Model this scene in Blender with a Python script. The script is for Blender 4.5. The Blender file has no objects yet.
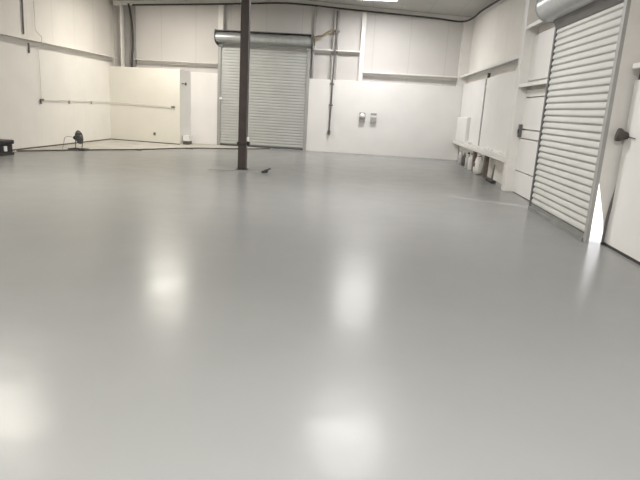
import bpy, bmesh, math, random
from mathutils import Vector, Matrix
random.seed(7)
SC = bpy.context.scene
COL = SC.collection
PI = math.pi
ORG = {}          # object name -> world origin of its mesh coordinates

# ------------------------------------------------------------------ materials
def srgb(r, g, b):
    f = lambda c: (c/255/12.92) if c/255 <= .04045 else ((c/255+.055)/1.055)**2.4
    return (f(r), f(g), f(b), 1)

def mat(name, col, rough=.6, metal=0.0, var=.06, scale=3.0, bump=0.0, bscale=40.0, spec=.5, seam=None, dirt=None):
    """procedural surface: colour mottled by noise, optional bump, optional panel seams (axis, period, offset, width)"""
    m = bpy.data.materials.new(name); m.use_nodes = True
    nt = m.node_tree; N = nt.nodes; L = nt.links
    b = N['Principled BSDF']
    b.inputs['Roughness'].default_value = rough
    b.inputs['Metallic'].default_value = metal
    b.inputs['Specular IOR Level'].default_value = spec
    g = N.new('ShaderNodeNewGeometry')
    n = N.new('ShaderNodeTexNoise'); n.inputs['Scale'].default_value = scale; n.inputs['Detail'].default_value = 5
    L.new(g.outputs['Position'], n.inputs['Vector'])
    r = N.new('ShaderNodeValToRGB')
    r.color_ramp.elements[0].position = .3; r.color_ramp.elements[1].position = .7
    r.color_ramp.elements[0].color = tuple(c*(1-var) for c in col[:3])+(1,)
    r.color_ramp.elements[1].color = tuple(min(1, c*(1+var)) for c in col[:3])+(1,)
    L.new(n.outputs['Fac'], r.inputs['Fac'])
    out = r.outputs['Color']
    def mix(fac, colr, prev):
        mx = N.new('ShaderNodeMix'); mx.data_type = 'RGBA'
        L.new(fac, mx.inputs['Factor']); L.new(prev, mx.inputs[6]); mx.inputs[7].default_value = colr
        return mx.outputs[2]
    if seam:
        ax, per, off, wid, scol = seam
        s = N.new('ShaderNodeSeparateXYZ'); L.new(g.outputs['Position'], s.inputs[0])
        a = N.new('ShaderNodeMath'); a.operation = 'ADD'; a.inputs[1].default_value = 100*per-off+per/2
        L.new(s.outputs['XYZ'.index(ax.upper())], a.inputs[0])
        mo = N.new('ShaderNodeMath'); mo.operation = 'MODULO'; mo.inputs[1].default_value = per; L.new(a.outputs[0], mo.inputs[0])
        sb = N.new('ShaderNodeMath'); sb.operation = 'SUBTRACT'; sb.inputs[1].default_value = per/2; L.new(mo.outputs[0], sb.inputs[0])
        ab = N.new('ShaderNodeMath'); ab.operation = 'ABSOLUTE'; L.new(sb.outputs[0], ab.inputs[0])
        mr = N.new('ShaderNodeMapRange'); mr.inputs[1].default_value = wid*.4; mr.inputs[2].default_value = wid
        mr.inputs[3].default_value = .22; mr.inputs[4].default_value = 0
        L.new(ab.outputs[0], mr.inputs[0])
        out = mix(mr.outputs[0], scol, out)
    if dirt:
        dcol, dscale, lo, hi, amt = dirt
        n2 = N.new('ShaderNodeTexNoise'); n2.inputs['Scale'].default_value = dscale; n2.inputs['Detail'].default_value = 8
        n2.inputs['Roughness'].default_value = .7
        L.new(g.outputs['Position'], n2.inputs['Vector'])
        mr = N.new('ShaderNodeMapRange'); mr.inputs[1].default_value = lo; mr.inputs[2].default_value = hi
        mr.inputs[3].default_value = 0; mr.inputs[4].default_value = amt
        L.new(n2.outputs['Fac'], mr.inputs[0])
        out = mix(mr.outputs[0], dcol, out)
    L.new(out, b.inputs['Base Color'])
    if bump:
        n3 = N.new('ShaderNodeTexNoise'); n3.inputs['Scale'].default_value = bscale; n3.inputs['Detail'].default_value = 3
        L.new(g.outputs['Position'], n3.inputs['Vector'])
        bp = N.new('ShaderNodeBump'); bp.inputs['Strength'].default_value = bump; bp.inputs['Distance'].default_value = .02
        L.new(n3.outputs['Fac'], bp.inputs['Height']); L.new(bp.outputs[0], b.inputs['Normal'])
    return m

def emit(name, col, s):
    m = bpy.data.materials.new(name); m.use_nodes = True
    b = m.node_tree.nodes['Principled BSDF']
    b.inputs['Base Color'].default_value = col
    b.inputs['Emission Color'].default_value = col; b.inputs['Emission Strength'].default_value = s
    return m

def epoxy():
    m = mat('grey_epoxy', (.268, .271, .263, 1), rough=.3, var=.03, scale=.7, spec=.095)
    nt = m.node_tree; N = nt.nodes; L = nt.links; b = N['Principled BSDF']
    g = N.new('ShaderNodeNewGeometry')
    # roller texture: patches of slightly different gloss and a very gentle orange peel
    n = N.new('ShaderNodeTexNoise'); n.inputs['Scale'].default_value = 2.2; n.inputs['Detail'].default_value = 4
    L.new(g.outputs['Position'], n.inputs['Vector'])
    mr = N.new('ShaderNodeMapRange'); mr.inputs[1].default_value = .3; mr.inputs[2].default_value = .7
    mr.inputs[3].default_value = .205; mr.inputs[4].default_value = .262
    L.new(n.outputs['Fac'], mr.inputs[0]); L.new(mr.outputs[0], b.inputs['Roughness'])
    n2 = N.new('ShaderNodeTexNoise'); n2.inputs['Scale'].default_value = 3.2; n2.inputs['Detail'].default_value = 1.5
    mp = N.new('ShaderNodeMapping'); mp.inputs['Scale'].default_value = (1, 1.2, 1)
    L.new(g.outputs['Position'], mp.inputs[0]); L.new(mp.outputs[0], n2.inputs['Vector'])
    bp = N.new('ShaderNodeBump'); bp.inputs['Strength'].default_value = .16; bp.inputs['Distance'].default_value = .02
    L.new(n2.outputs['Fac'], bp.inputs['Height']); L.new(bp.outputs[0], b.inputs['Normal'])
    return m

SEAMC = (.33, .31, .29, 1)
M = {}
M['epoxy'] = epoxy()
M['concrete'] = mat('bare_concrete', (.46, .44, .395, 1), .8, var=.12, scale=2.5, bump=.2, bscale=30, dirt=((.22, .19, .15, 1), 3.0, .55, .75, .5))
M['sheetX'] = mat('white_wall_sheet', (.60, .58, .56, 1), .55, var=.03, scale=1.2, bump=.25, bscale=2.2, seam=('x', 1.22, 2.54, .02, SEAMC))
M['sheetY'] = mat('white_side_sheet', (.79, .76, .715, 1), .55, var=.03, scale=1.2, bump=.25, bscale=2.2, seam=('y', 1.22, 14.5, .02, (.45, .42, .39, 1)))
M['liner'] = mat('white_painted_liner', (.80, .785, .765, 1), .5, var=.025, scale=1.5, bump=.08, bscale=6)
M['linerY'] = mat('white_painted_liner_panels', (.80, .785, .765, 1), .5, var=.025, scale=1.5, bump=.08, bscale=6, seam=('y', .61, 12.9, .006, (.6, .58, .55, 1)))
M['linerL'] = mat('white_painted_board', (.79, .77, .73, 1), .5, var=.03, scale=1.5, bump=.08, bscale=6, seam=('y', 2.44, 14.72, .008, (.45, .42, .37, 1)))
M['partition'] = mat('cream_painted_partition', (.80, .78, .71, 1), .5, var=.025, scale=1.5, bump=.05)
M['girt'] = mat('white_painted_steel', (.76, .74, .71, 1), .45, var=.03, scale=4)
M['greypaint'] = mat('grey_painted_steel', (.42, .41, .40, 1), .5, var=.05, scale=3)
M['ceiling'] = mat('grey_roof_sheet', (.42, .42, .39, 1), .5, var=.07, scale=1.2, bump=.3, bscale=3, seam=('x', .9, 0, .02, (.12, .12, .11, 1)))
M['beam'] = mat('grey_roof_beam', (.30, .29, .28, 1), .5, var=.06)
M['brown'] = mat('dark_brown_steel', (.042, .030, .027, 1), .45, var=.15, scale=6)
M['slatB'] = mat('grey_roller_slat', (.455, .465, .45, 1), .5, metal=.1, var=.05, scale=2.5)
M['slatR'] = mat('pale_grey_roller_slat', (.52, .52, .495, 1), .55, metal=0.0, var=.04, scale=2.5)
M['galv'] = mat('galvanised_steel', (.46, .475, .47, 1), .33, metal=.55, var=.08, scale=9)
M['barc'] = mat('grey_bottom_bar', (.22, .22, .21, 1), .5, var=.1)
M['guideR'] = mat('mid_grey_guide', (.38, .38, .37, 1), .45, metal=.1, var=.05)
M['guideL'] = mat('pale_grey_guide', (.52, .51, .50, 1), .45, metal=.1, var=.05)
M['dkmetal'] = mat('dark_grey_metal', (.10, .10, .10, 1), .5, var=.12, scale=8)
M['black'] = mat('black_plastic', (.018, .019, .022, 1), .45, var=.2, scale=10)
M['rubber'] = mat('black_rubber', (.045, .042, .04, 1), .7, var=.2, scale=10)
M['seamdk'] = mat('dark_grime', (.12, .105, .09, 1), .8, var=.25, scale=5)
M['conduit'] = mat('grey_conduit', (.13, .125, .12, 1), .5, metal=.1, var=.08)
M['pipe'] = mat('pale_pipe', (.60, .57, .52, 1), .5, var=.06)
M['tan'] = mat('tan_pipe', (.23, .17, .08, 1), .6, var=.15, scale=12)
M['white'] = mat('white_plastic', (.84, .84, .82, 1), .35, var=.03)
M['greypl'] = mat('grey_plastic', (.36, .355, .34, 1), .45, var=.06)
M['greyjug'] = mat('cloudy_grey_plastic', (.50, .49, .47, 1), .4, var=.15, scale=14)
M['browndk'] = mat('dark_brown_wood', (.13, .105, .09, 1), .7, var=.2, scale=12)
M['latchc'] = mat('dark_grey_brown_iron', (.085, .072, .062, 1), .6, var=.2, scale=14)
M['cloth'] = mat('off_white_cloth', (.74, .72, .68, 1), .85, var=.08, scale=10, bump=.3, bscale=30)
M['lens'] = emit('lit_diffuser', (1, .97, .92, 1), 6.0)
M['apron'] = mat('sunny_concrete', (.6, .58, .54, 1), .85, var=.08)

# ------------------------------------------------------------------ mesh building
class MB:
    def __init__(s): s.v = []; s.f = []
    def add(s, vs, fs):
        o = len(s.v); s.v += [Vector(v) for v in vs]; s.f += [tuple(i+o for i in f) for f in fs]; return s
    def box(s, x0, x1, y0, y1, z0, z1):
        return s.add([(x, y, z) for x in (x0, x1) for y in (y0, y1) for z in (z0, z1)],
                     [(0, 1, 3, 2), (4, 6, 7, 5), (0, 4, 5, 1), (2, 3, 7, 6), (0, 2, 6, 4), (1, 5, 7, 3)])
    def prism(s, prof, axis, a0, a1):
        """closed 2-D outline swept along an axis: x -> (y,z), y -> (x,z), z -> (x,y)"""
        n = len(prof)
        def P(p, a): return {'x': (a, p[0], p[1]), 'y': (p[0], a, p[1]), 'z': (p[0], p[1], a)}[axis]
        vs = [P(p, a0) for p in prof]+[P(p, a1) for p in prof]
        fs = [(i, (i+1) % n, n+(i+1) % n, n+i) for i in range(n)]+[tuple(range(n-1, -1, -1)), tuple(range(n, 2*n))]
        return s.add(vs, fs)
    def tube(s, pts, r, n=10, closed=False):
        pts = [Vector(p) for p in pts]; rings = []; k = len(pts)
        rr = r if isinstance(r, (list, tuple)) else [r]*k
        up = None; vs = []
        for i, p in enumerate(pts):
            if closed: t = pts[(i+1) % k]-pts[i-1]
            else: t = pts[min(i+1, k-1)]-pts[max(i-1, 0)]
            t.normalize()
            if up is None:
                up = Vector((0, 0, 1)) if abs(t.z) < .9 else Vector((1, 0, 0))
            a = t.cross(up); a.normalize(); b = a.cross(t); up = b
            for j in range(n):
                th = 2*PI*j/n; vs.append(p+(a*math.cos(th)+b*math.sin(th))*rr[i])
        fs = []
        for i in range(k if closed else k-1):
            i2 = (i+1) % k
            for j in range(n):
                fs.append((i*n+j, i*n+(j+1) % n, i2*n+(j+1) % n, i2*n+j))
        if not closed: fs += [tuple(range(n-1, -1, -1)), tuple((k-1)*n+j for j in range(n))]
        return s.add(vs, fs)
    def lathe(s, prof, n=20, mtx=None):
        """prof of (radius, z), turned about z, ends capped"""
        vs = []; fs = []; k = len(prof)
        for r, z in prof:
            for j in range(n):
                th = 2*PI*j/n; v = Vector((r*math.cos(th), r*math.sin(th), z)); vs.append(mtx @ v if mtx else v)
        for i in range(k-1):
            for j in range(n): fs.append((i*n+j, i*n+(j+1) % n, (i+1)*n+(j+1) % n, (i+1)*n+j))
        fs += [tuple(range(n-1, -1, -1)), tuple((k-1)*n+j for j in range(n))]
        return s.add(vs, fs)
    def build(s, name, m, parent=None, bevel=0, smooth=False, origin=None):
        if parent is not None: o = ORG[parent.name]
        elif origin is not None: o = Vector(origin)
        else:
            lo = [min(v[i] for v in s.v) for i in range(3)]; hi = [max(v[i] for v in s.v) for i in range(3)]
            o = Vector(((lo[0]+hi[0])/2, (lo[1]+hi[1])/2, lo[2]))
        me = bpy.data.meshes.new(name); me.from_pydata([v-o for v in s.v], [], s.f); 
        bm = bmesh.new(); bm.from_mesh(me); bmesh.ops.recalc_face_normals(bm, faces=bm.faces); bm.to_mesh(me); bm.free()
        for x in (m if isinstance(m, list) else [m]): me.materials.append(x)
        ob = bpy.data.objects.new(name, me); COL.objects.link(ob)
        ORG[ob.name] = o
        if parent is not None: ob.parent = parent
        else: ob.location = o
        if smooth:
            for p in me.polygons: p.use_smooth = True
            es = ob.modifiers.new('edges', 'EDGE_SPLIT'); es.split_angle = math.radians(40)
        if bevel:
            bv = ob.modifiers.new('bevel', 'BEVEL'); bv.width = bevel; bv.segments = 2; bv.limit_method = 'ANGLE'
        return ob

def tag(o, label=None, cat=None, group=None, kind=None):
    if label: o['label'] = label
    if cat: o['category'] = cat
    if group: o['group'] = group
    if kind: o['kind'] = kind
    return o
def empty(name, loc, label, cat, group=None, kind=None):
    o = bpy.data.objects.new(name, None); COL.objects.link(o); o.location = loc; o.empty_display_size = .1
    ORG[o.name] = Vector(loc)
    return tag(o, label, cat, group, kind)
def box(*a): return MB().box(*a)
def struct(ob, label, cat): return tag(ob, label, cat, kind='structure')
def curve(pts, n=8):
    """Catmull-Rom through the points"""
    P = [Vector(p) for p in pts]; P = [P[0]*2-P[1]]+P+[P[-1]*2-P[-2]]; out = []
    for i in range(1, len(P)-2):
        for k in range(n):
            t = k/n; a, b, c, d = P[i-1:i+3]
            out.append(.5*((2*b)+(c-a)*t+(2*a-5*b+4*c-d)*t*t+(3*b-a-3*c+d)*t**3))
    return out+[P[-2]]

# room frame (metres): camera stands at x=0 y=0
XL, XR, YB, YF = -8.8, 3.3, 19.62, -4.0
LB = 19.42          # front of the lower lining on the back wall
RIDX = -2.75
def roof(x): return 4.93-.052*abs(x-RIDX)

# ------------------------------------------------------------------ floor
EDGE = [(-8.95, 12.95), (-8.62, 13.25), (-7.53, 14.6), (-6.48, 15.75), (-5.47, 17.25), (-4.02, 18.3), (-3.2, 19.1), (-3.1, 19.8)]
f = MB()
f.add([(-8.95, YF, 0)]+[(3.45, YF, 0), (3.45, 19.8, 0)]+[(x, y, 0) for x, y in reversed(EDGE)], [tuple(range(3+len(EDGE)))])
f.add([(x, y, 0) for x, y in EDGE]+[(-8.95, 19.8, 0)], [tuple(range(len(EDGE)+1))])
f.box(-8.95, 3.45, YF, 19.8, -.2, -.004)
fo = f.build('floor', [M['epoxy'], M['concrete']], origin=(0, 0, 0))
fo.data.polygons[1].material_index = 1
for p in fo.data.polygons[:2]:
    if p.normal.z < 0: p.flip()
struct(fo, 'glossy pale grey epoxy coated warehouse floor', 'floor')
# dark edge where the coating stops, looking like a cord lying on the ground
tag(MB().tube(curve([(x, y, .017) for x, y in EDGE[1:-1]]), .016, 8).build('loose_cord', M['seamdk'], smooth=True),
    'long dark cord on the floor in front of the cream partition', 'cord')
for x, y, w in ((-6.45, 15.62, .16), (-5.42, 17.14, .22)):
    m = MB(); m.box(x-w/2, x+w/2, y-.05, y+.05, 0, .035)
    tag(m.build('floor_clip', M['seamdk'], bevel=.012),
        'small dark lump beside the floor cord below the outlet of the cream partition' if w < .2 else 'small dark lump beside the floor cord near the white carton', 'clip')

# ------------------------------------------------------------------ ceiling
c = MB()
for xa, xb in ((XL-.15, RIDX), (RIDX, XR+.15)):
    za, zb = roof(xa), roof(xb)
    c.add([(xa, YF, za), (xb, YF, zb), (xb, 19.8, zb), (xa, 19.8, za), (xa, YF, za+.12), (xb, YF, zb+.12), (xb, 19.8, zb+.12), (xa, 19.8, za+.12)],
          [(0, 1, 2, 3), (4, 5, 6, 7), (0, 1, 5, 4), (1, 2, 6, 5), (2, 3, 7, 6), (3, 0, 4, 7)])
struct(c.build('ceiling', M['ceiling'], origin=(0, 0, 4.7)), 'grey metal roof sheeting with a shallow ridge', 'ceiling')
k = 0
for y in (4.9, 12.69):
    k += 1; b = MB()
    for xa, xb in ((XL, RIDX), (RIDX, XR)):
        za, zb = roof(xa), roof(xb)
        b.add([(xa, y-.1, za-.38), (xb, y-.1, zb-.38), (xb, y-.1, zb-.002), (xa, y-.1, za-.002), (xa, y+.1, za-.38), (xb, y+.1, zb-.38), (xb, y+.1, zb-.002), (xa, y+.1, za-.002)],
              [(0, 1, 2, 3), (4, 5, 6, 7), (0, 1, 5, 4), (1, 2, 6, 5), (2, 3, 7, 6), (3, 0, 4, 7)])
    struct(b.build('trim_%d' % k, M['beam'], origin=(RIDX, y, 4.5)), 'grey roof beam spanning the hall ' + ('over the central column' if y > 10 else 'near the viewer'), 'beam')
TR = [k]
def trim(mb, label, m='girt', cat='girt', bevel=.006, parent=None):
    TR[0] += 1
    return struct(mb.build('trim_%d' % TR[0], M[m], bevel=bevel), label, cat)

# ------------------------------------------------------------------ back wall
w = MB(); 
pts = [(-8.95, -.05), (3.45, -.05), (3.45, roof(3.45)), (RIDX, roof(RIDX)), (-8.95, roof(-8.95))]
# wall face with the roller door opening left open
DX0, DX1, DZ = -5.1, -2.05, 3.5
w.box(-8.95, DX0, YB, YB+.15, 0, 4.6); w.box(DX1, 3.45, YB, YB+.15, 0, 4.6); w.box(DX0, DX1, YB, YB+.15, DZ, 4.6)
w.prism([(-8.95, 4.6), (3.45, 4.6), (3.45, roof(3.45)), (RIDX, roof(RIDX)), (-8.95, roof(-8.95))], 'y', YB, YB+.15)
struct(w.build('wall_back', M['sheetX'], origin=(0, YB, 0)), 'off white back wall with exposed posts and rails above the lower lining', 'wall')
trim(box(-6.15, -5.17, LB, YB, 0, 2.44), 'white lower lining board left of the grey back roller door', 'liner', 'lining')
trim(box(-1.99, 3.28, LB, YB, 0, 2.44), 'white lower lining board right of the grey back roller door', 'liner', 'lining')
def railX(x0, x1, z, y=19.40, lip=.045):
    m = MB(); m.box(x0, x1, y, y+.012, z-lip, z); m.box(x0, x1, y+.012, YB, z-.012, z); m.box(x0, x1, YB-.012, YB, z-.12, z-.012); return m
trim(railX(-8.12, -5.19, 2.77, lip=.022), 'white wall rail on the back wall left of the roller door')
trim(railX(-.19, 2.99, 2.76), 'white wall rail on the back wall left of the right hand corner post')
trim(railX(-1.88, -.33, 3.41), 'short white wall rail beside the hood of the back roller door')
def postX(x0, x1, z0, z1, label, m='girt', y=19.41):
    b = MB(); b.box(x0, x1, y, y+.012, z0, z1); b.box(x0, x0+.012, y+.012, YB, z0, z1); b.box(x1-.012, x1, y+.012, YB, z0, z1)
    return trim(b, label, m, 'post', .004)
postX(-5.17, -5.0, 3.86, 4.74, 'white post above the left end of the back roller door hood')
postX(-.33, -.19, 2.44, 4.74, 'white post in the middle of the back wall right of the hanging conduit')
postX(2.99, 3.30, 2.44, 4.6, 'white corner post where the back wall meets the right wall')
trim(box(-1.93, -1.87, 19.5, YB, 2.44, 4.8), 'narrow grey post beside the right end of the back door hood', 'greypaint', 'post')
trim(box(-1.30, -1.26, 19.56, YB, 2.44, 4.78), 'thin grey wall stud left of the hanging conduit', 'greypaint', 'post')
trim(box(-1.13, -1.09, 19.56, YB, 2.44, 4.78), 'thin grey wall stud right of the hanging conduit', 'greypaint', 'post')
# left corner column: white flange, grey web
b = MB(); b.box(-8.56, -8.50, 19.33, YB, 0, 4.6)
trim(b, 'white flange of the back left corner column', cat='column')
b = MB(); b.box(-8.50, -8.12, 19.5, YB, 0, 4.6)
trim(b, 'grey web of the back left corner column', 'beam', 'column')
# sloping rafter along the top of the back wall
b = MB()
for xa, xb in ((XL, RIDX), (RIDX, XR)):
    za, zb = roof(xa), roof(xb)
    b.add([(xa, 19.36, za-.13), (xb, 19.36, zb-.13), (xb, 19.36, zb-.002), (xa, 19.36, za-.002), (xa, YB, za-.13), (xb, YB, zb-.13), (xb, YB, zb-.002), (xa, YB, za-.002)],
          [(0, 1, 2, 3), (4, 5, 6, 7), (0, 1, 5, 4), (1, 2, 6, 5), (2, 3, 7, 6), (3, 0, 4, 7)])
trim(b, 'white sloping rafter along the top of the back wall', cat='rafter')

# ------------------------------------------------------------------ left wall
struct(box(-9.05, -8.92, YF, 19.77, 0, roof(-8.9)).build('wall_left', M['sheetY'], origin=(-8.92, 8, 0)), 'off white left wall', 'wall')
trim(box(-8.92, -8.8, YF, 18.95, 0, 2.58), 'cream white lining boards on the lower left wall', 'linerL', 'lining')
def railY(xf, xw, y0, y1, z, lip=.07):
    s = 1 if xw > xf else -1
    m = MB()
    a, b_ = sorted((xf, xf+s*.012)); m.box(a, b_, y0, y1, z-lip, z)
    a, b_ = sorted((xf+s*.012, xw)); m.box(a, b_, y0, y1, z-.012, z)
    a, b_ = sorted((xw, xw-s*.012)); m.box(a, b_, y0, y1, z-.13, z-.012)
    return m
trim(railY(-8.70, -8.92, YF, 19.33, 2.78, .022), 'white wall rail running along the left wall')
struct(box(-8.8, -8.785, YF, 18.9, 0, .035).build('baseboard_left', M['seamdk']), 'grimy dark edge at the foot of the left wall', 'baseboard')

# ------------------------------------------------------------------ partition in the back left corner
p = MB(); p.add([(-8.8, 18.92, 0), (-6.2, 18.52, 0), (-6.2, 18.64, 0), (-8.8, 19.04, 0), (-8.8, 18.92, 2.46), (-6.2, 18.52, 2.46), (-6.2, 18.64, 2.46), (-8.8, 19.04, 2.46)],
                [(0, 1, 2, 3), (4, 5, 6, 7), (0, 1, 5, 4), (1, 2, 6, 5), (2, 3, 7, 6), (3, 0, 4, 7)])
struct(p.build('wall_partition', M['partition'], bevel=.006), 'low cream partition in the back left corner', 'partition')
p = MB(); p.add([(-6.32, 18.64, 0), (-6.2, 18.64, 0), (-6.12, LB, 0), (-6.24, LB, 0), (-6.32, 18.64, 2.46), (-6.2, 18.64, 2.46), (-6.12, LB, 2.46), (-6.24, LB, 2.46)],
                [(0, 1, 2, 3), (4, 5, 6, 7), (0, 1, 5, 4), (1, 2, 6, 5), (2, 3, 7, 6), (3, 0, 4, 7)])
struct(p.build('wall_partition_side', M['liner']), 'short side wall of the cream partition', 'partition')
p = MB().prism([(-8.8, 19.04), (-6.32, 18.66), (-6.25, LB), (-8.8, LB)], 'z', 2.36, 2.43); trim(p, 'flat top behind the cream partition', 'partition', 'partition')
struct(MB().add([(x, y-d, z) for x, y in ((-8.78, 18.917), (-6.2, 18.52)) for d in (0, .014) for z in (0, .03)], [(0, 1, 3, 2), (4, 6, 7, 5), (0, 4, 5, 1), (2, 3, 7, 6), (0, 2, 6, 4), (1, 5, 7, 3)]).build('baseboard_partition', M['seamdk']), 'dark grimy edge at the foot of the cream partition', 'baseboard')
def PY(x): return 18.52+(-6.2-x)*.1538
o = MB().box(-7.18, -7.10, PY(-7.14)-.016, PY(-7.14)+.005, .25, .36); ob = o.build('wall_outlet', M['greypl'], bevel=.004)
tag(ob, 'small dark outlet low on the cream partition', 'outlet')
MB().box(-7.165, -7.115, PY(-7.14)-.024, PY(-7.14)-.014, .275, .335).build('socket', M['black'], ob)
e = empty('hasp', (-6.19, 18.85, 2.0), 'small dark hasp near the top of the partition side', 'hasp')
MB().box(-6.2, -6.155, 18.68, 19.0, 2.0, 2.035).build('strap', M['conduit'], e); MB().box(-6.19, -6.13, 18.95, 19.02, 1.97, 2.06).build('plate', M['conduit'], e)
# carton beside the partition side
e = empty('carton', (-6.02, 18.85, 0), 'white carton on a dark block against the side of the cream partition', 'box')
MB().box(-6.16, -5.98, 18.72, 19.12, 0, .12).build('base_block', M['seamdk'], e, .006)
bo = MB().box(-6.16, -5.95, 18.7, 19.14, .12, .28).build('box_body', M['white'], e, .008)
MB().box(-6.165, -5.945, 18.695, 19.145, .28, .31).build('lid', M['white'], e, .006)

# air line along left wall and partition
e = empty('air_pipe', (-8.76, 14.7, 1.27), 'thin pale pipe coming down the left wall and along the cream partition', 'pipe')
MB().tube([(-8.765, 14.72, 1.30), (-8.765, 14.72, 2.55), (-8.69, 14.76, 2.68), (-8.69, 14.78, 2.9), (-8.87, 14.8, 3.05), (-8.87, 14.82, roof(-8.87)-.01)], .010, 8).build('riser', M['girt'], e, smooth=True)
MB().tube([(-8.765, 14.74, 1.27), (-8.765, 18.83, 1.27), (-8.73, PY(-8.73)-.03, 1.27), (-6.45, PY(-6.45)-.03, 1.24)], .011, 8).build('run', M['pipe'], e, smooth=True)
MB().tube([(-8.765, 14.67, 1.265), (-8.765, 14.80, 1.275)], .032, 12).build('elbow', M['conduit'], e, smooth=True)
MB().tube([(-8.765, 14.69, 1.24), (-8.765, 14.69, 1.16)], .022, 10).build('outlet_stub', M['conduit'], e, smooth=True)
MB().tube([(-6.5, PY(-6.5)-.03, 1.242), (-6.39, PY(-6.39)-.03, 1.24)], .026, 12).build('end_fitting', M['conduit'], e, smooth=True)
for y in (16.2, 17.55): MB().box(-8.8, -8.745, y-.03, y+.03, 1.19, 1.29).build('pipe_clip', M['pipe'], e, .004)
e = empty('drop_conduit', (-8.83, 14.3, 2.45), 'short grey conduit dropping behind the rail of the left wall', 'conduit')
MB().tube([(-8.89, 14.3, 2.9), (-8.89, 14.36, roof(-8.89)-.01)], .02, 8).build('upper_run', M['conduit'], e, smooth=True)
MB().tube([(-8.775, 14.3, 2.44), (-8.775, 14.3, 2.69)], .024, 8).build('lower_stub', M['conduit'], e, smooth=True)

# ------------------------------------------------------------------ right wall
R2 = (7.12, 9.75, 3.08)
w = MB(); 
w.box(XR, XR+.15, YF, R2[0], 0, roof(XR)); w.box(XR, XR+.15, R2[1], 19.77, 0, roof(XR)); w.box(XR, XR+.15, R2[0], R2[1], R2[2], roof(XR))
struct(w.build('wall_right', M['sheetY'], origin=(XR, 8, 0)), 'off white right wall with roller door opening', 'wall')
trim(box(3.19, XR, 12.1, 15.68, .70, 2.52), 'white lining panels above the ledge nearest the wall column', 'linerY', 'lining')
trim(box(3.19, XR, 15.86, 19.40, .70, 2.52), 'white lining panels above the ledge in the far right corner', 'linerY', 'lining')
trim(railY(3.06, XR, 12.1, 19.40, 2.79), 'white wall rail high on the right wall beyond the wall column')
trim(railY(3.05, XR, 12.1, 19.40, .70, .13), 'low white ledge along the right wall beyond the wall column', cat='ledge')
trim(box(3.04, XR, 11.86, 12.1, 0, roof(3.2)-.02), 'white wall column between the low ledge and the right roller door', cat='column')
# near bay panels
z0 = 0.0
for zz, lab in ((.46, 'lowest'), (1.12, 'second lowest'), (1.30, 'narrow middle'), (1.93, 'upper'), (2.09, 'topmost narrow')):
    trim(box(3.22, XR, 9.80, 11.86, z0+.012, zz-.012), lab + ' white lining board between wall column and right roller door', 'liner', 'lining'); z0 = zz
trim(box(3.22, XR, 9.80, 11.86, 2.26, 3.12), 'white board below the topmost short rail left of the right roller door', 'liner', 'lining')
trim(railY(3.05, XR, 9.85, 11.86, 2.19), 'short white rail halfway up between wall column and right roller door')
trim(railY(3.05, XR, 9.95, 11.86, 3.30), 'topmost short white rail left of the right roller door hood')
# panel right of the door
trim(box(3.17, XR, YF, 7.10, .0, 2.03), 'white lining board on the right wall nearest the viewer', 'liner', 'lining')
trim(railY(3.08, XR, YF, 7.02, 2.21, .06), 'white rail on the right wall nearest the viewer')
struct(box(3.158, 3.17, YF, 7.10, 0, .03).build('baseboard_right', M['rubber']), 'thin black base strip on the right wall nearest the viewer', 'baseboard')
struct(box(XL-.25, XR+.15, YF-.15, YF, 0, roof(RIDX)).build('wall_rear', M['liner'], origin=(-2.7, YF, 0)), 'white wall behind the viewer', 'wall')

# drop pipe on the right wall
e = empty('wall_conduit', (3.2, 15.77, .72), 'grey conduit dropping from the high rail to the ledge on the right wall', 'conduit')
MB().tube([(3.24, 15.77, .71), (3.24, 15.77, 2.66)], .04, 12).build('conduit_run', M['conduit'], e, smooth=True)
for z in (1.1, 2.3): MB().box(3.19, 3.25, 15.68, 15.86, z-.025, z+.025).build('strap', M['greypaint'], e, .004)
# small dark block standing in for the shadow of the gap beside wall column
e = empty('gap_shade_block', (3.2, 11.76, 1.12), 'small dark block for the gap shadow on the wall beside the white wall column', 'shade block')
MB().box(3.16, 3.22, 11.76, 11.855, 1.14, 1.40).build('housing', M['conduit'], e, .008); MB().box(3.145, 3.16, 11.79, 11.83, 1.22, 1.30).build('gap_shade_core', M['black'], e, .004)

# ------------------------------------------------------------------ roller doors
def slats(fx, a0, a1, z0, z1, pitch, depth):
    """outline of a roller curtain: rounded slats with deep joints; fx(outward, z) -> 3-D at a0/a1"""
    n = max(1, round((z1-z0)/pitch)); pr = []; h = (z1-z0)/n; K = 9
    for i in range(n):
        for j in range(K):
            t = j/(K-1); z = z0+h*(i+.06+.88*t)
            q = t/.24 if t < .24 else 1-(t-.24)/.76; pr.append((depth*(.12+.88*math.sin(PI/2*min(1, max(0, q)))**(.8 if t < .24 else .9)), z))
    pr.insert(0, (0, z0)); pr.append((0, z1))
    vs = []; fs = []
    for a in (a0, a1):
        for d, z in pr: vs.append(fx(a, d, z))
    back = []
    k = len(pr)
    for i in range(k-1): fs.append((i, i+1, k+i+1, k+i))
    b0 = len(vs)
    vs += [fx(a0, -.012, z0), fx(a0, -.012, z1), fx(a1, -.012, z0), fx(a1, -.012, z1)]
    fs += [(b0, b0+1, b0+3, b0+2), (0, b0, b0+2, k), (k-1, b0+1, b0+3, 2*k-1)]
    fs += [tuple(range(k))+(b0+1, b0), tuple(range(k, 2*k))+(b0+3, b0+2)]
    return MB().add(vs, fs)
def hood_profile(back, front, z0, z1, n=10):
    """quarter-round hood outline in (depth, z)"""
    pr = [(back, z0), (back, z1)]
    d = front-back; h = z1-z0
    for i in range(n+1):
        t = i/n; a = PI/2*(1-t)
        pr.append((back+d*.55+d*.45*math.cos(a), z0+h*.4+h*.6*math.sin(a)))
    pr += [(front-(front-back)*.04, z0+.05), (back+d*.75, z0)]
    return pr

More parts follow.
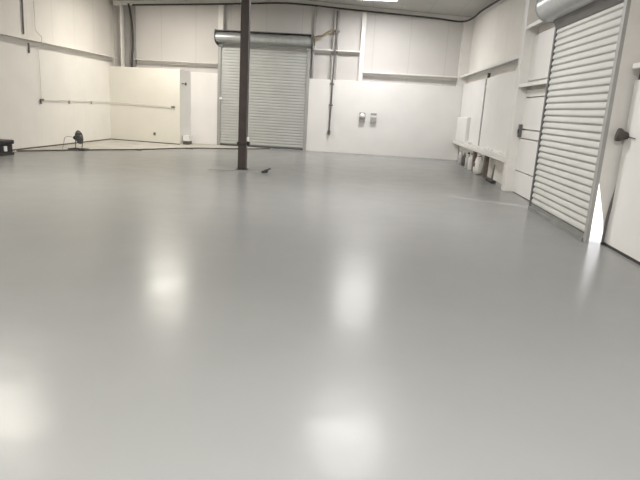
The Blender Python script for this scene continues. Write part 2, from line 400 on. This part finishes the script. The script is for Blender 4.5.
# back door
d1 = empty('door_1', (-3.55, 19.4, 0), 'grey roller door in the back wall behind the dark brown column', 'roller door', kind='structure')
slats(lambda a, d, z: (a, 19.45-d, z), -5.06, -2.09, .07, 3.5, .0985, .012).build('curtain', M['slatB'], d1)
MB().box(-5.06, -2.09, 19.415, 19.48, .004, .07).build('bottom_bar', M['dkmetal'], d1, .006)
for x0, x1 in ((-5.165, -5.055), (-2.095, -1.99)):
    MB().box(x0, x1, 19.40, 19.61, 0, 3.5).build('guide_rail', M['guideR'], d1, .006)
h = MB().prism(hood_profile(19.60, 19.02, 3.46, 3.80), 'x', -5.16, -1.96).build('hood', M['galv'], d1, smooth=True)
MB().box(-5.16, -1.96, 19.05, 19.6, 3.80, 3.825).build('top_flange', M['dkmetal'], h)
for x0, x1 in ((-5.20, -5.165), (-1.955, -1.925)):
    MB().prism([(19.61, 3.34), (19.61, 3.84), (19.06, 3.84), (19.0, 3.7), (19.02, 3.5), (19.2, 3.40)], 'x', x0, x1).build('end_plate', M['dkmetal'], d1, .004)
MB().box(-5.13, -5.0, 19.36, 19.40, 3.34, 3.40).build('stop_bracket', M['white'], d1, .004)
MB().box(-2.12, -1.98, 19.36, 19.40, 3.34, 3.40).build('stop_bracket', M['white'], d1, .004)
MB().box(-5.09, -5.0, 19.37, 19.40, 1.58, 1.66).build('latch', M['white'], d1, .004)
# right door
d2 = empty('door_2', (2.97, 8.43, 0), 'pale grey roller door in the right wall', 'roller door', kind='structure')
slats(lambda a, d, z: (2.985-d, a, z), 7.21, 9.64, .10, 3.05, .0985, .030).build('curtain', M['slatR'], d2)
MB().prism([(2.955, .0), (3.0, .0), (3.0, .10), (2.955, .10), (2.955, .05), (2.92, .045), (2.92, .0)], 'y', 7.21, 9.64).build('bottom_bar', M['barc'], d2)
MB().box(2.93, 3.01, 7.22, 7.40, .0, .035).build('lock_bar', M['dkmetal'], d2, .005)
MB().prism([(2.945, 9.63), (2.96, 9.63), (2.96, 9.665), (3.28, 9.665), (3.28, 9.70), (2.945, 9.70)], 'z', 0, 3.1).build('guide_rail', M['dkmetal'], d2)  # far guide coloured dark for the shadow it lies in
MB().prism([(2.94, 7.14), (2.985, 7.14), (2.985, 7.155), (2.955, 7.155), (2.955, 7.225), (2.94, 7.225)], 'z', 0, 3.1).build('guide_rail', M['guideR'], d2)
# return plate between guide and wall, its foot bent away so daylight comes in
MB().prism([(2.985, .80), (2.985, 3.1), (3.29, 3.1), (3.29, 0.0), (3.17, 0), (3.12, .3)], 'y', 7.142, 7.154).build('jamb_plate', M['girt'], d2)
bp = [(3.28, 3.10), (3.28, 3.50)]+[(2.86+.235*math.cos(a), 3.295+.235*math.sin(a)) for a in [math.radians(80+20*i) for i in range(11)]]
h = MB().prism(bp, 'y', 7.08, 9.78).build('hood', M['galv'], d2, smooth=True)
MB().prism([(2.955, 2.93), (2.975, 2.93), (2.985, 3.09), (2.90, 3.09), (2.885, 3.07)], 'y', 7.16, 9.66).build('hood_shade_strip', M['conduit'], d2)  # dark strip whose colour stands for the hood's shadow on the upper curtain
for y0, y1 in ((9.785, 9.80), (7.055, 7.07)):
    MB().prism([(3.28, 3.02), (3.28, 3.52)]+[(2.86+.25*math.cos(a), 3.295+.25*math.sin(a)) for a in [math.radians(80+20*i) for i in range(11)]], 'y', y0, y1).build('end_plate', M['galv'], d2, .004)
# flared dark latch on the jamb
pts = []; rr = []
for i in range(12):
    t = i/11; pts.append((3.05+.22*t, 7.05-.05*t, 1.39-.04*t+.03*t*t)); rr.append(.085*(1-t)**.9*(.75+.25*math.sin(PI*min(1, t*3)))+.008)
MB().tube(pts, rr, 14).build('latch', M['latchc'], d2, smooth=True)
MB().tube([(3.16, 7.0, 1.37), (3.15, 6.78, 1.355)], .005, 6).build('latch_pin', M['rubber'], d2)
# conduit down the jamb edge
e = empty('jamb_conduit', (3.19, 7.11, 0), 'grey conduit running down the wall just right of the right roller door', 'conduit')
MB().tube(curve([(3.145, 7.12, .01), (3.15, 7.12, .3), (3.165, 7.12, .5), (3.20, 7.12, .8), (3.235, 7.12, 1.5), (3.235, 7.12, 2.15), (3.235, 7.12, 2.9)]), .018, 8).build('conduit_run', M['conduit'], e, smooth=True)
MB().box(3.13, 3.2, 7.10, 7.14, .0, .03).build('foot_plate', M['rubber'], e, .004)

# ------------------------------------------------------------------ central column
e = empty('steel_column', (-2.765, 12.69, 0), 'dark brown steel column standing in the middle of the hall floor', 'column')
MB().box(-2.86, -2.675, 12.6, 12.785, .012, roof(RIDX)-.385).build('shaft', M['brown'], e, .008)
MB().box(-2.90, -2.635, 12.56, 12.825, 0, .012).build('base_plate', M['brown'], e, .003)
cl = MB().box(-2.88, -2.655, 12.575, 12.81, .565, .63).build('clamp_band', M['black'], e, .004)
MB().box(-2.655, -2.60, 12.62, 12.70, .56, .64).build('clamp_lug', M['black'], cl, .006)
MB().tube([(-2.635, 12.62, .66), (-2.635, 12.62, .75)], .028, 10).build('white_cap', M['white'], e, smooth=True)
# cord and strip on the floor near it
tag(MB().tube(curve([(-3.45, 12.2, .006), (-3.1, 12.22, .006), (-2.75, 12.28, .006), (-2.45, 12.30, .006), (-2.3, 12.33, .006)]), .005, 6).build('thin_cord', M['greypaint'], smooth=True),
    'thin dark cord lying on the floor at the foot of the brown column', 'cord')
e = empty('hand_brush', (-2.14, 12.45, 0), 'small dark hand brush lying on the floor right of the brown column', 'brush')
MB().add([(-2.24, 12.25, 0), (-2.18, 12.21, 0), (-2.10, 12.33, 0), (-2.16, 12.37, 0), (-2.235, 12.255, .045), (-2.19, 12.225, .045), (-2.10, 12.34, .075), (-2.15, 12.37, .075)],
         [(0, 1, 2, 3), (4, 5, 6, 7), (0, 1, 5, 4), (1, 2, 6, 5), (2, 3, 7, 6), (3, 0, 4, 7)]).build('head', M['rubber'], e, .006)
MB().tube([(-2.14, 12.32, .055), (-2.10, 12.38, .07), (-2.06, 12.42, .085)], [.02, .018, .018], 8).build('handle', M['rubber'], e, smooth=True)

# ------------------------------------------------------------------ back wall fittings
e = empty('wall_dispenser', (-.1, 19.4, 1.1), 'left of two small boxes on the white back wall, with a bright white top', 'dispenser')
MB().box(-.2, 0, 19.31, LB, 1.10, 1.42).build('housing', M['greypl'], e, .015)
MB().lathe([(.05, 0), (.09, .0), (.085, .04), (.05, .07), (.005, .08)], 18, Matrix.Translation((-.1, 19.31, 1.31)) @ Matrix.Rotation(PI/2, 4, 'X')).build('white_cover', M['white'], e, smooth=True)
e = empty('wall_dispenser', (.285, 19.4, 1.1), 'right of two small boxes on the white back wall, with grey top and base', 'dispenser')
MB().box(.185, .385, 19.32, LB, 1.10, 1.28).build('housing', M['greypl'], e, .012)
MB().box(.19, .38, 19.33, LB, 1.28, 1.34).build('window_band', M['white'], e, .006)
MB().box(.185, .385, 19.32, LB, 1.34, 1.42).build('cap', M['greypl'], e, .012)
e = empty('hanging_conduit', (-1.2, 19.38, .6), 'long dark conduit hanging down the back wall right of the roller door', 'conduit')
MB().tube([(-1.155, 19.34, 4.62), (-1.165, 19.34, 3.6), (-1.19, 19.37, 2.4), (-1.21, 19.37, .62)], .028, 10).build('conduit_run', M['conduit'], e, smooth=True)
MB().tube([(-1.21, 19.37, .60), (-1.211, 19.37, .74)], .05, 12).build('end_fitting', M['conduit'], e, smooth=True)
for z in (1.6, 2.3): MB().box(-1.27, -1.13, 19.38, LB, z-.02, z+.02).build('strap', M['conduit'], e, .003)
tag(MB().tube(curve([(-1.86, 19.36, 3.5), (-1.86, 19.36, 3.74), (-1.78, 19.36, 3.80), (-1.62, 19.36, 3.83), (-1.42, 19.40, 3.97), (-1.25, 19.42, 3.99), (-1.05, 19.42, 3.99)]), .03, 8).build('bent_pipe', M['tan'], smooth=True),
    'bent tan pipe between the back roller door hood and the hanging conduit', 'pipe')
# cable at the eaves
zt = lambda x: roof(x)-.15
cab = [(x, 19.31, zt(x)) for x in (-8.1, -6.5, -4.5, -2.75, -1, .6, 2.0)]+[(2.7, 19.28, zt(2.7)-.03), (3.0, 19.1, zt(3.0)-.02), (3.12, 18.4, zt(3.12)), (3.14, 17, zt(3.14)), (3.14, 12, zt(3.14)-.25)]
tag(MB().tube(curve(cab), .028, 8).build('eaves_cable', M['rubber'], smooth=True), 'black cable along the top of the back wall turning at the right corner', 'cable')
tag(MB().tube(curve([(-8.26, 19.36, 4.55), (-8.2, 19.36, 4.3), (-8.13, 19.34, 3.8), (-8.12, 19.33, 3.2), (-8.15, 19.33, 2.9), (-8.17, 19.34, 2.47)]), .036, 8).build('corner_cable', M['rubber'], smooth=True),
    'dark cable hanging in the back left corner above the cream partition', 'cable')

# ------------------------------------------------------------------ fan
e = empty('floor_fan', (-7.71, 14.6, 0), 'small dark grey round floor fan standing by the left wall', 'fan')
FC = Vector((-7.69, 14.6, .345)); AX = Vector((.985, -.03, .17)).normalized()
ROT = AX.to_track_quat('Z', 'Y').to_matrix().to_4x4(); FM = Matrix.Translation(FC) @ ROT
def ring(r, z, tr, n=28): return [FM @ Vector((r*math.cos(2*PI*i/n), r*math.sin(2*PI*i/n), z)) for i in range(n)]
for nm, z0, z1 in (('front_grille', .0, .055), ('rear_grille', .0, -.06)):
    g = MB(); g.tube(ring(.178, z0, 0), .009, 6, True); g.tube(ring(.11, z1*.85, 0), .004, 5, True); g.tube(ring(.05, z1, 0), .006, 5, True)
    for i in range(40):
        a = 2*PI*i/40; cc = Vector((math.cos(a), math.sin(a), 0))
        g.tube([FM @ (cc*.178+Vector((0, 0, z0))), FM @ (cc*.15+Vector((0, 0, z1*.6))), FM @ (cc*.05+Vector((0, 0, z1)))], .0042, 5)
    g.build(nm, M['dkmetal'], e, smooth=True)
for i in range(4):
    b = MB(); a = 2*PI*i/4; vs = []
    for s in range(6):
        r = .03+.12*s/5; wd = .25+.5*s/5
        for t in (-1, 1):
            for dz in (-.002, .002):
                vs.append(FM @ Vector((r*math.cos(a+t*wd*.8), r*math.sin(a+t*wd*.8), t*.02+dz)))
    fs = []
    for s in range(5):
        q = s*4; fs += [(q, q+2, q+6, q+4), (q+1, q+5, q+7, q+3), (q, q+4, q+5, q+1), (q+2, q+3, q+7, q+6)]
    fs += [(0, 1, 3, 2), (20, 22, 23, 21)]
    b.add(vs, fs).build('blade', M['dkmetal'], e)
MB().lathe([(.035, .02), (.04, .0), (.05, -.03), (.06, -.06), (.058, -.13), (.04, -.155)], 20, FM).build('motor', M['black'], e, smooth=True)
MB().tube([(-7.69, 14.42, .345), (-7.70, 14.405, .2), (-7.71, 14.44, .03), (-7.71, 14.6, .02), (-7.71, 14.76, .03), (-7.70, 14.795, .2), (-7.69, 14.78, .345)], .012, 8).build('yoke', M['dkmetal'], e, smooth=True)
b = MB()
for y in (14.46, 14.74): b.tube([(-7.93, y, .022), (-7.71, y, .022), (-7.5, y, .022)], .022, 8)
b.tube([(-7.93, 14.46, .022), (-7.93, 14.74, .022)], .022, 8); b.tube([(-7.5, 14.46, .022), (-7.5, 14.74, .022)], .022, 8)
b.build('base', M['rubber'], e, smooth=True)
MB().tube(curve([(-7.82, 14.6, .33), (-8.0, 14.6, .345), (-8.1, 14.6, .30), (-8.13, 14.58, .12), (-8.12, 14.5, .008), (-7.95, 14.35, .008), (-7.6, 14.3, .008)]), .006, 6).build('power_cord', M['conduit'], e, smooth=True)

# ------------------------------------------------------------------ black case by the left wall
e = empty('equipment_case', (-8.42, 12.35, 0), 'black equipment case on the floor by the left wall at the photo edge', 'case')
bd = MB().box(-8.78, -8.26, 12.15, 12.56, .02, .25).build('case_body', M['black'], e, .02)
MB().box(-8.79, -8.22, 12.13, 12.58, .25, .35).build('lid', M['black'], e, .025)
MB().box(-8.79, -8.24, 12.13, 12.58, .0, .06).build('base_rim', M['rubber'], e, .01)
MB().box(-8.26, -8.21, 12.22, 12.28, .1, .22).build('white_tag', M['white'], e, .005)
MB().tube([(-8.65, 12.17, .18), (-8.65, 12.10, .18), (-8.4, 12.10, .18), (-8.4, 12.17, .18)], .012, 8).build('handle', M['rubber'], e, smooth=True)

# ------------------------------------------------------------------ right ledge clutter
e = empty('wall_cabinet', (3.12, 18.4, .7), 'white cabinet standing on the low ledge in the far right corner', 'cabinet')
cb = MB().box(3.095, 3.19, 17.35, 19.15, .70, 1.46).build('cabinet_body', M['liner'], e, .006)
MB().box(3.08, 3.095, 17.38, 19.12, .72, 1.44).build('door', M['liner'], e, .004)
for y0, y1, z1, lab in ((16.7, 17.1, .76, 'white offcut on the low ledge beside the white cabinet'), (14.0, 14.6, .745, 'white offcut on the low ledge midway along it'), (12.6, 13.3, .75, 'white offcut on the low ledge nearest the wall column')):
    tag(MB().box(3.08, 3.17, y0, y1, .701, z1).build('offcut', M['liner'], bevel=.006), lab, 'offcut')
for y, lab in ((15.85, 'dark brown prop under the low ledge, farther of the two'), (14.35, 'dark brown prop under the low ledge, nearer of the two')):
    tag(MB().box(3.10, 3.2, y-.07, y+.07, 0, .566).build('ledge_prop', M['browndk'], bevel=.006), lab, 'prop')
def bottle(x, y, r, h, body, cap, label):
    e = empty('bottle', (x, y, 0), label, 'bottle', 'containers under the low ledge')
    T = Matrix.Translation((x, y, 0))
    MB().lathe([(r*.9, 0), (r, .02), (r, h*.6), (r*.85, h*.72), (r*.35, h*.84), (r*.32, h*.92)], 18, T).build('body', body, e, smooth=True)
    MB().lathe([(r*.4, h*.9), (r*.4, h), (r*.3, h+.004)], 14, T).build('cap', cap, e, smooth=True)
bottle(3.16, 18.15, .08, .42, M['greyjug'], M['greypl'], 'farthest small grey bottle under the low ledge')
bottle(3.15, 17.45, .085, .40, M['dkmetal'], M['greypl'], 'dark bottle under the low ledge between grey bottles')
bottle(3.16, 16.85, .085, .45, M['greyjug'], M['dkmetal'], 'grey bottle under the low ledge right of the dark bottle')
bottle(3.16, 16.3, .10, .47, M['cloth'], M['greypl'], 'off white bottle under the low ledge beside the farther prop')
# white sack
e = empty('white_sack', (3.12, 15.1, 0), 'crumpled white sack on the floor between the two props under the ledge', 'sack')
s = MB(); T = Matrix.Translation((3.12, 15.1, 0)); n = 20; prof = [(.10, 0), (.15, .04), (.165, .15), (.15, .28), (.11, .40), (.06, .48), (.075, .54), (.05, .55)]
vs = []; fs = []
for i, (r, z) in enumerate(prof):
    for j in range(n):
        a = 2*PI*j/n; q = r*(1+.13*math.sin(3*a+i*.9)+.08*math.sin(7*a-i*1.7)); vs.append(T @ Vector((q*math.cos(a)*.75, q*math.sin(a)*1.5, z)))
for i in range(len(prof)-1):
    for j in range(n): fs.append((i*n+j, i*n+(j+1) % n, (i+1)*n+(j+1) % n, (i+1)*n+j))
fs += [tuple(range(n-1, -1, -1)), tuple((len(prof)-1)*n+j for j in range(n))]
s.add(vs, fs).build('sack_body', M['cloth'], e, smooth=True)
MB().tube([T @ Vector((.055*math.cos(a)*.75, .085*math.sin(a)*1.2, .48)) for a in [2*PI*i/12 for i in range(12)]], .012, 6, True).build('tie', M['browndk'], e, smooth=True)
MB().box(2.985, 3.01, 15.0, 15.18, .2, .3).build('dark_patch', M['browndk'], e, .004)
e = empty('dustpan_brush', (3.1, 13.4, 0), 'small dark brush standing upright on the floor under the ledge near the wall column', 'brush')
MB().box(3.04, 3.17, 13.15, 13.75, 0, .06).build('head', M['rubber'], e, .012)
MB().tube([(3.12, 13.4, .05), (3.15, 13.4, .42)], [.022, .014], 8).build('handle', M['browndk'], e, smooth=True)

# ------------------------------------------------------------------ lamps
def lamp(x, y, col, power, label):
    z = roof(x)-.10 - (.32 if y < 14 else 0)
    e = empty('ceiling_lamp', (x, y, z), label, 'lamp', 'high lamps under the roof')
    MB().box(x-.62, x+.62, y-.32, y+.32, z+.005, z+.075).build('housing', M['greypaint'], e, .01)
    MB().box(x-.58, x+.58, y-.28, y+.28, z-.005, z+.005).build('diffuser', M['lens'], e)
    if y < 14:
        for sx in (-.5, .5): MB().tube([(x+sx, y, z+.07), (x+sx, y, roof(x+sx)-.001)], .008, 6).build('hanger', M['conduit'], e)
    l = bpy.data.lights.new('lamp_light', 'AREA'); l.shape = 'RECTANGLE'; l.size = 1.16; l.size_y = .56; l.energy = power; l.color = col; l.spread = PI
    lo = bpy.data.objects.new('lamp_light', l); COL.objects.link(lo); lo.parent = e; lo.location = (0, 0, -.012)
WARM = (1, .935, .84); COOL = (1, .985, .975)
for x, y, c_, pw, lb in ((-6.1, 16.8, WARM, 165, 'lamp under the roof above the cream partition corner'), (.1, 17.3, COOL, 160, 'lamp under the roof near the middle of the back wall'),
                 (-6.1, 8.5, WARM, 150, 'lamp under the roof over the left half of the floor'), (.1, 8.9, COOL, 155, 'lamp under the roof over the right half of the floor'),
                 (-6.1, .5, WARM, 290, 'lamp under the roof to the left of the viewer'), (.1, .5, COOL, 300, 'lamp under the roof above the viewer')):
    lamp(x, y, c_, pw, lb)

# ------------------------------------------------------------------ outside
struct(box(3.45, 14, 0, 16, -.2, -.004).build('ground', M['apron']), 'sunlit concrete apron outside the right roller door', 'ground')
su = bpy.data.lights.new('sun', 'SUN'); su.energy = 6; su.angle = .01; su.color = (1, .97, .92)
so = bpy.data.objects.new('sun', su); COL.objects.link(so); so.rotation_euler = (0, math.radians(-40), math.radians(20)); so.location = (10, 8, 10)
so.rotation_euler = Vector((-.5, .25, -.8)).to_track_quat('-Z', 'Y').to_euler()
wd = bpy.data.worlds.new('World'); SC.world = wd; wd.use_nodes = True
nt = wd.node_tree; bg = nt.nodes['Background']
bg.inputs[0].default_value = (.98, .98, 1, 1); bg.inputs[1].default_value = 2.5   # bright overcast sky

# ------------------------------------------------------------------ camera
F, PT, YA, RO = 549.678, .236137, .067065, .05834
r = Vector((math.cos(YA), math.sin(YA), 0)); fw = Vector((-math.sin(YA), math.cos(YA), 0)); u = Vector((0, 0, 1))
fw, u = math.cos(PT)*fw-math.sin(PT)*u, math.cos(PT)*u+math.sin(PT)*fw
r, u = math.cos(RO)*r+math.sin(RO)*u, math.cos(RO)*u-math.sin(RO)*r
cd = bpy.data.cameras.new('camera'); co = bpy.data.objects.new('camera', cd); COL.objects.link(co)
co.matrix_world = Matrix(((r.x, u.x, -fw.x, 0), (r.y, u.y, -fw.y, 0), (r.z, u.z, -fw.z, 1.5), (0, 0, 0, 1)))
cd.sensor_width = 36; cd.lens = F*36/640; cd.clip_end = 200; cd.clip_start = .05
SC.camera = co
vs_ = SC.view_settings
vs_.view_transform = 'Standard'; vs_.look = 'None'; vs_.gamma = 1; vs_.use_curve_mapping = False; vs_.exposure = 0.12
